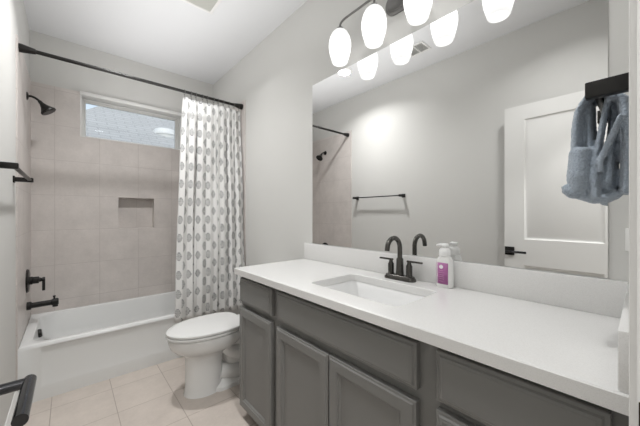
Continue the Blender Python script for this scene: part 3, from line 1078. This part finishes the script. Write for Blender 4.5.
def downlight(label, x, y, watts):
    dl = thing('recessed_downlight', label, 'light', (x, y, ZC))
    b = new(); lathe(b, [(0.085, 0), (0.085, -0.004), (0.075, -0.007), (0.065, -0.005), (0.065, 0)], (x, y, ZC), (0, 0, 1), 36, False, False)
    obj('trim_ring', b, M_TRIM, dl)
    b = new(); lathe(b, [(0.066, -0.001), (0.066, -0.004), (0.03, -0.0045), (0.001, -0.0045)], (x, y, ZC), (0, 0, 1), 36)
    obj('lens', b, M_DOWN, dl)
    ld = bpy.data.lights.new('downlight_lamp', 'AREA')
    ld.shape = 'DISK'
    ld.size = 0.12
    ld.energy = watts
    ld.spread = math.radians(DOWN_SPREAD)
    lo = bpy.data.objects.new('downlight_lamp', ld)
    lo.location = (0, 0, -0.012)
    link(lo, dl)


downlight('round recessed ceiling downlight, seen in the mirror below a shade', 0.334, 2.14, DOWNLIGHT_W)
downlight('added unseen ceiling downlight just inside the doorway', 0.42, 0.36, ADDED_DOWN_W)

# added hallway fill light (behind the camera, unseen)
hl = thing('added_hall_light', 'added unseen fill light on the hallway ceiling outside the door', 'light', (0.3, -0.8, ZC))
b = new(); lathe(b, [(0.15, 0), (0.15, -0.02), (0.14, -0.045), (0.10, -0.07), (0.001, -0.08)], (0.3, -0.8, ZC), (0, 0, 1), 32)
obj('diffuser', b, glow('added_hall_glow', (1, 0.98, 0.95), 2.0), hl)
ld = bpy.data.lights.new('hall_fill', 'AREA')
ld.shape = 'DISK'
ld.size = 0.28
ld.energy = HALL_FILL_W
lo = bpy.data.objects.new('hall_fill', ld)
lo.location = (0, 0, -0.09)
link(lo, hl)

# ------------------------------------------------------------------ outlet on the right wall
ou = thing('outlet', 'white wall outlet plate beside the mirror, half hidden by the door casing', 'outlet', (XR, 0.0385, 1.12))
b = new(); box(b, XR - 0.006, XR, 0.0065, 0.037, 1.086, 1.156, 0.0015)
obj('cover_plate', b, M_PLATE, ou)
b = new(); box(b, XR - 0.008, XR - 0.005, 0.0075, 0.028, 1.104, 1.138, 0.001)
obj('socket', b, M_PLATE, ou)

# ------------------------------------------------------------------ hand towel bar and towel on the near wall
HBX, HBY, HBZ = 0.815, 0.081, 1.456
hb = thing('hand_towel_bar', 'short black hand towel bar beside the doorway, above the counter end', 'towel bar', (HBX, YN, HBZ))
b = new()
box(b, HBX - 0.016, HBX + 0.016, YN, YN + 0.006, HBZ - 0.024, HBZ + 0.024, 0.002)
box(b, HBX - 0.010, HBX + 0.010, YN + 0.004, HBY, HBZ - 0.0165, HBZ + 0.0165, 0.002)
obj('post', b, M_BLACK, hb)
b = new()
box(b, HBX + 0.225, HBX + 0.257, YN, YN + 0.006, HBZ - 0.024, HBZ + 0.024, 0.002)
box(b, HBX + 0.231, HBX + 0.251, YN + 0.004, HBY, HBZ - 0.0165, HBZ + 0.0165, 0.002)
obj('post', b, M_BLACK, hb)
b = new(); box(b, HBX + 0.008, HBX + 0.233, 0.0585, 0.0695, HBZ - 0.010, HBZ + 0.001, 0.002)
obj('bar', b, M_BLACK, hb)

bm = new()
def blob(pts, rs, sx=1.0):
    """Soft strand through pts with radii rs, widened sx times along the bar."""
    k0 = len(bm.verts)
    tube(bm, pts, rs, 16)
    bm.verts.ensure_lookup_table()
    if sx != 1.0:
        mx = sum(p[0] for p in pts) / len(pts)
        for v in bm.verts[k0:]:
            v.co.x = mx + (v.co.x - mx) * sx
TXC = 0.915


def fold(yz, rs, x=0.0, w=1.0, lean=0.0):
    """One fold of the cloth: (y, z) points, radii, offset along the bar, width along the bar."""
    n = len(yz)
    blob([(TXC + x + lean * i / (n - 1), y, z) for i, (y, z) in enumerate(yz)], rs, w)


# over the bar
fold([(0.094, 1.440), (0.084, 1.462), (0.069, 1.470), (0.054, 1.464), (0.042, 1.445)], [0.008, 0.008, 0.0075, 0.008, 0.008], 0, 7.5)
# front layer: two folds hanging side by side
fold([(0.090, 1.456), (0.099, 1.435), (0.103, 1.40), (0.104, 1.36), (0.103, 1.33)], [0.009, 0.010, 0.0105, 0.011, 0.011], -0.002, 5.0)
fold([(0.082, 1.450), (0.083, 1.42), (0.082, 1.38), (0.080, 1.33)], [0.008, 0.009, 0.010, 0.010], 0.012, 4.5)
# pouch the front layer is tucked into
fold([(0.094, 1.350), (0.094, 1.344), (0.095, 1.325), (0.097, 1.285), (0.096, 1.255), (0.090, 1.236)], [0.020, 0.0245, 0.0245, 0.026, 0.023, 0.012], -0.005, 2.6)
# rolled corner at the foot of the pouch
fold([(0.121, 1.268), (0.117, 1.257), (0.108, 1.249), (0.096, 1.246)], [0.009, 0.013, 0.014, 0.012], -0.035, 1.5)
# back layer
fold([(0.050, 1.455), (0.056, 1.425), (0.062, 1.38), (0.069, 1.33), (0.072, 1.28), (0.070, 1.235)], [0.006, 0.0055, 0.006, 0.007, 0.009, 0.010], -0.028, 3.2)
fold([(0.046, 1.455), (0.044, 1.42), (0.046, 1.37), (0.051, 1.31), (0.053, 1.26), (0.052, 1.235)], [0.008, 0.009, 0.011, 0.014, 0.016, 0.010], 0.02, 3.6)
fold([(0.044, 1.462), (0.030, 1.445), (0.024, 1.41), (0.022, 1.35), (0.022, 1.29), (0.024, 1.243)], [0.008, 0.010, 0.011, 0.0115, 0.0115, 0.010], -0.015, 4.2)
fold([(0.030, 1.405), (0.041, 1.372), (0.053, 1.338), (0.063, 1.312), (0.060, 1.290)], [0.005, 0.006, 0.006, 0.006, 0.005], -0.060, 1.6)
# gathered underside
fold([(0.036, 1.246), (0.052, 1.236), (0.075, 1.234), (0.094, 1.242)], [0.010, 0.011, 0.011, 0.010], -0.02, 2.4)
tx, by, bz = TXC, 0.069, 1.470
tw = obj('hand_towel', bm, M_TOWEL, origin=(tx, by, bz), sharp=180)
rm = tw.modifiers.new('remesh', 'REMESH')
rm.mode = 'VOXEL'
rm.voxel_size = 0.0026
rm.use_smooth_shade = True
sm = tw.modifiers.new('smooth', 'SMOOTH')
sm.iterations = 3
sm.factor = 0.5
tex = bpy.data.textures.new('terry_pile', 'CLOUDS')
tex.noise_scale = 0.005
dm = tw.modifiers.new('pile', 'DISPLACE')
dm.texture = tex
dm.strength = 0.0032
dm.mid_level = 0.5
tag(tw, 'bunched blue-grey terry hand towel hanging from the short black bar', 'towel')
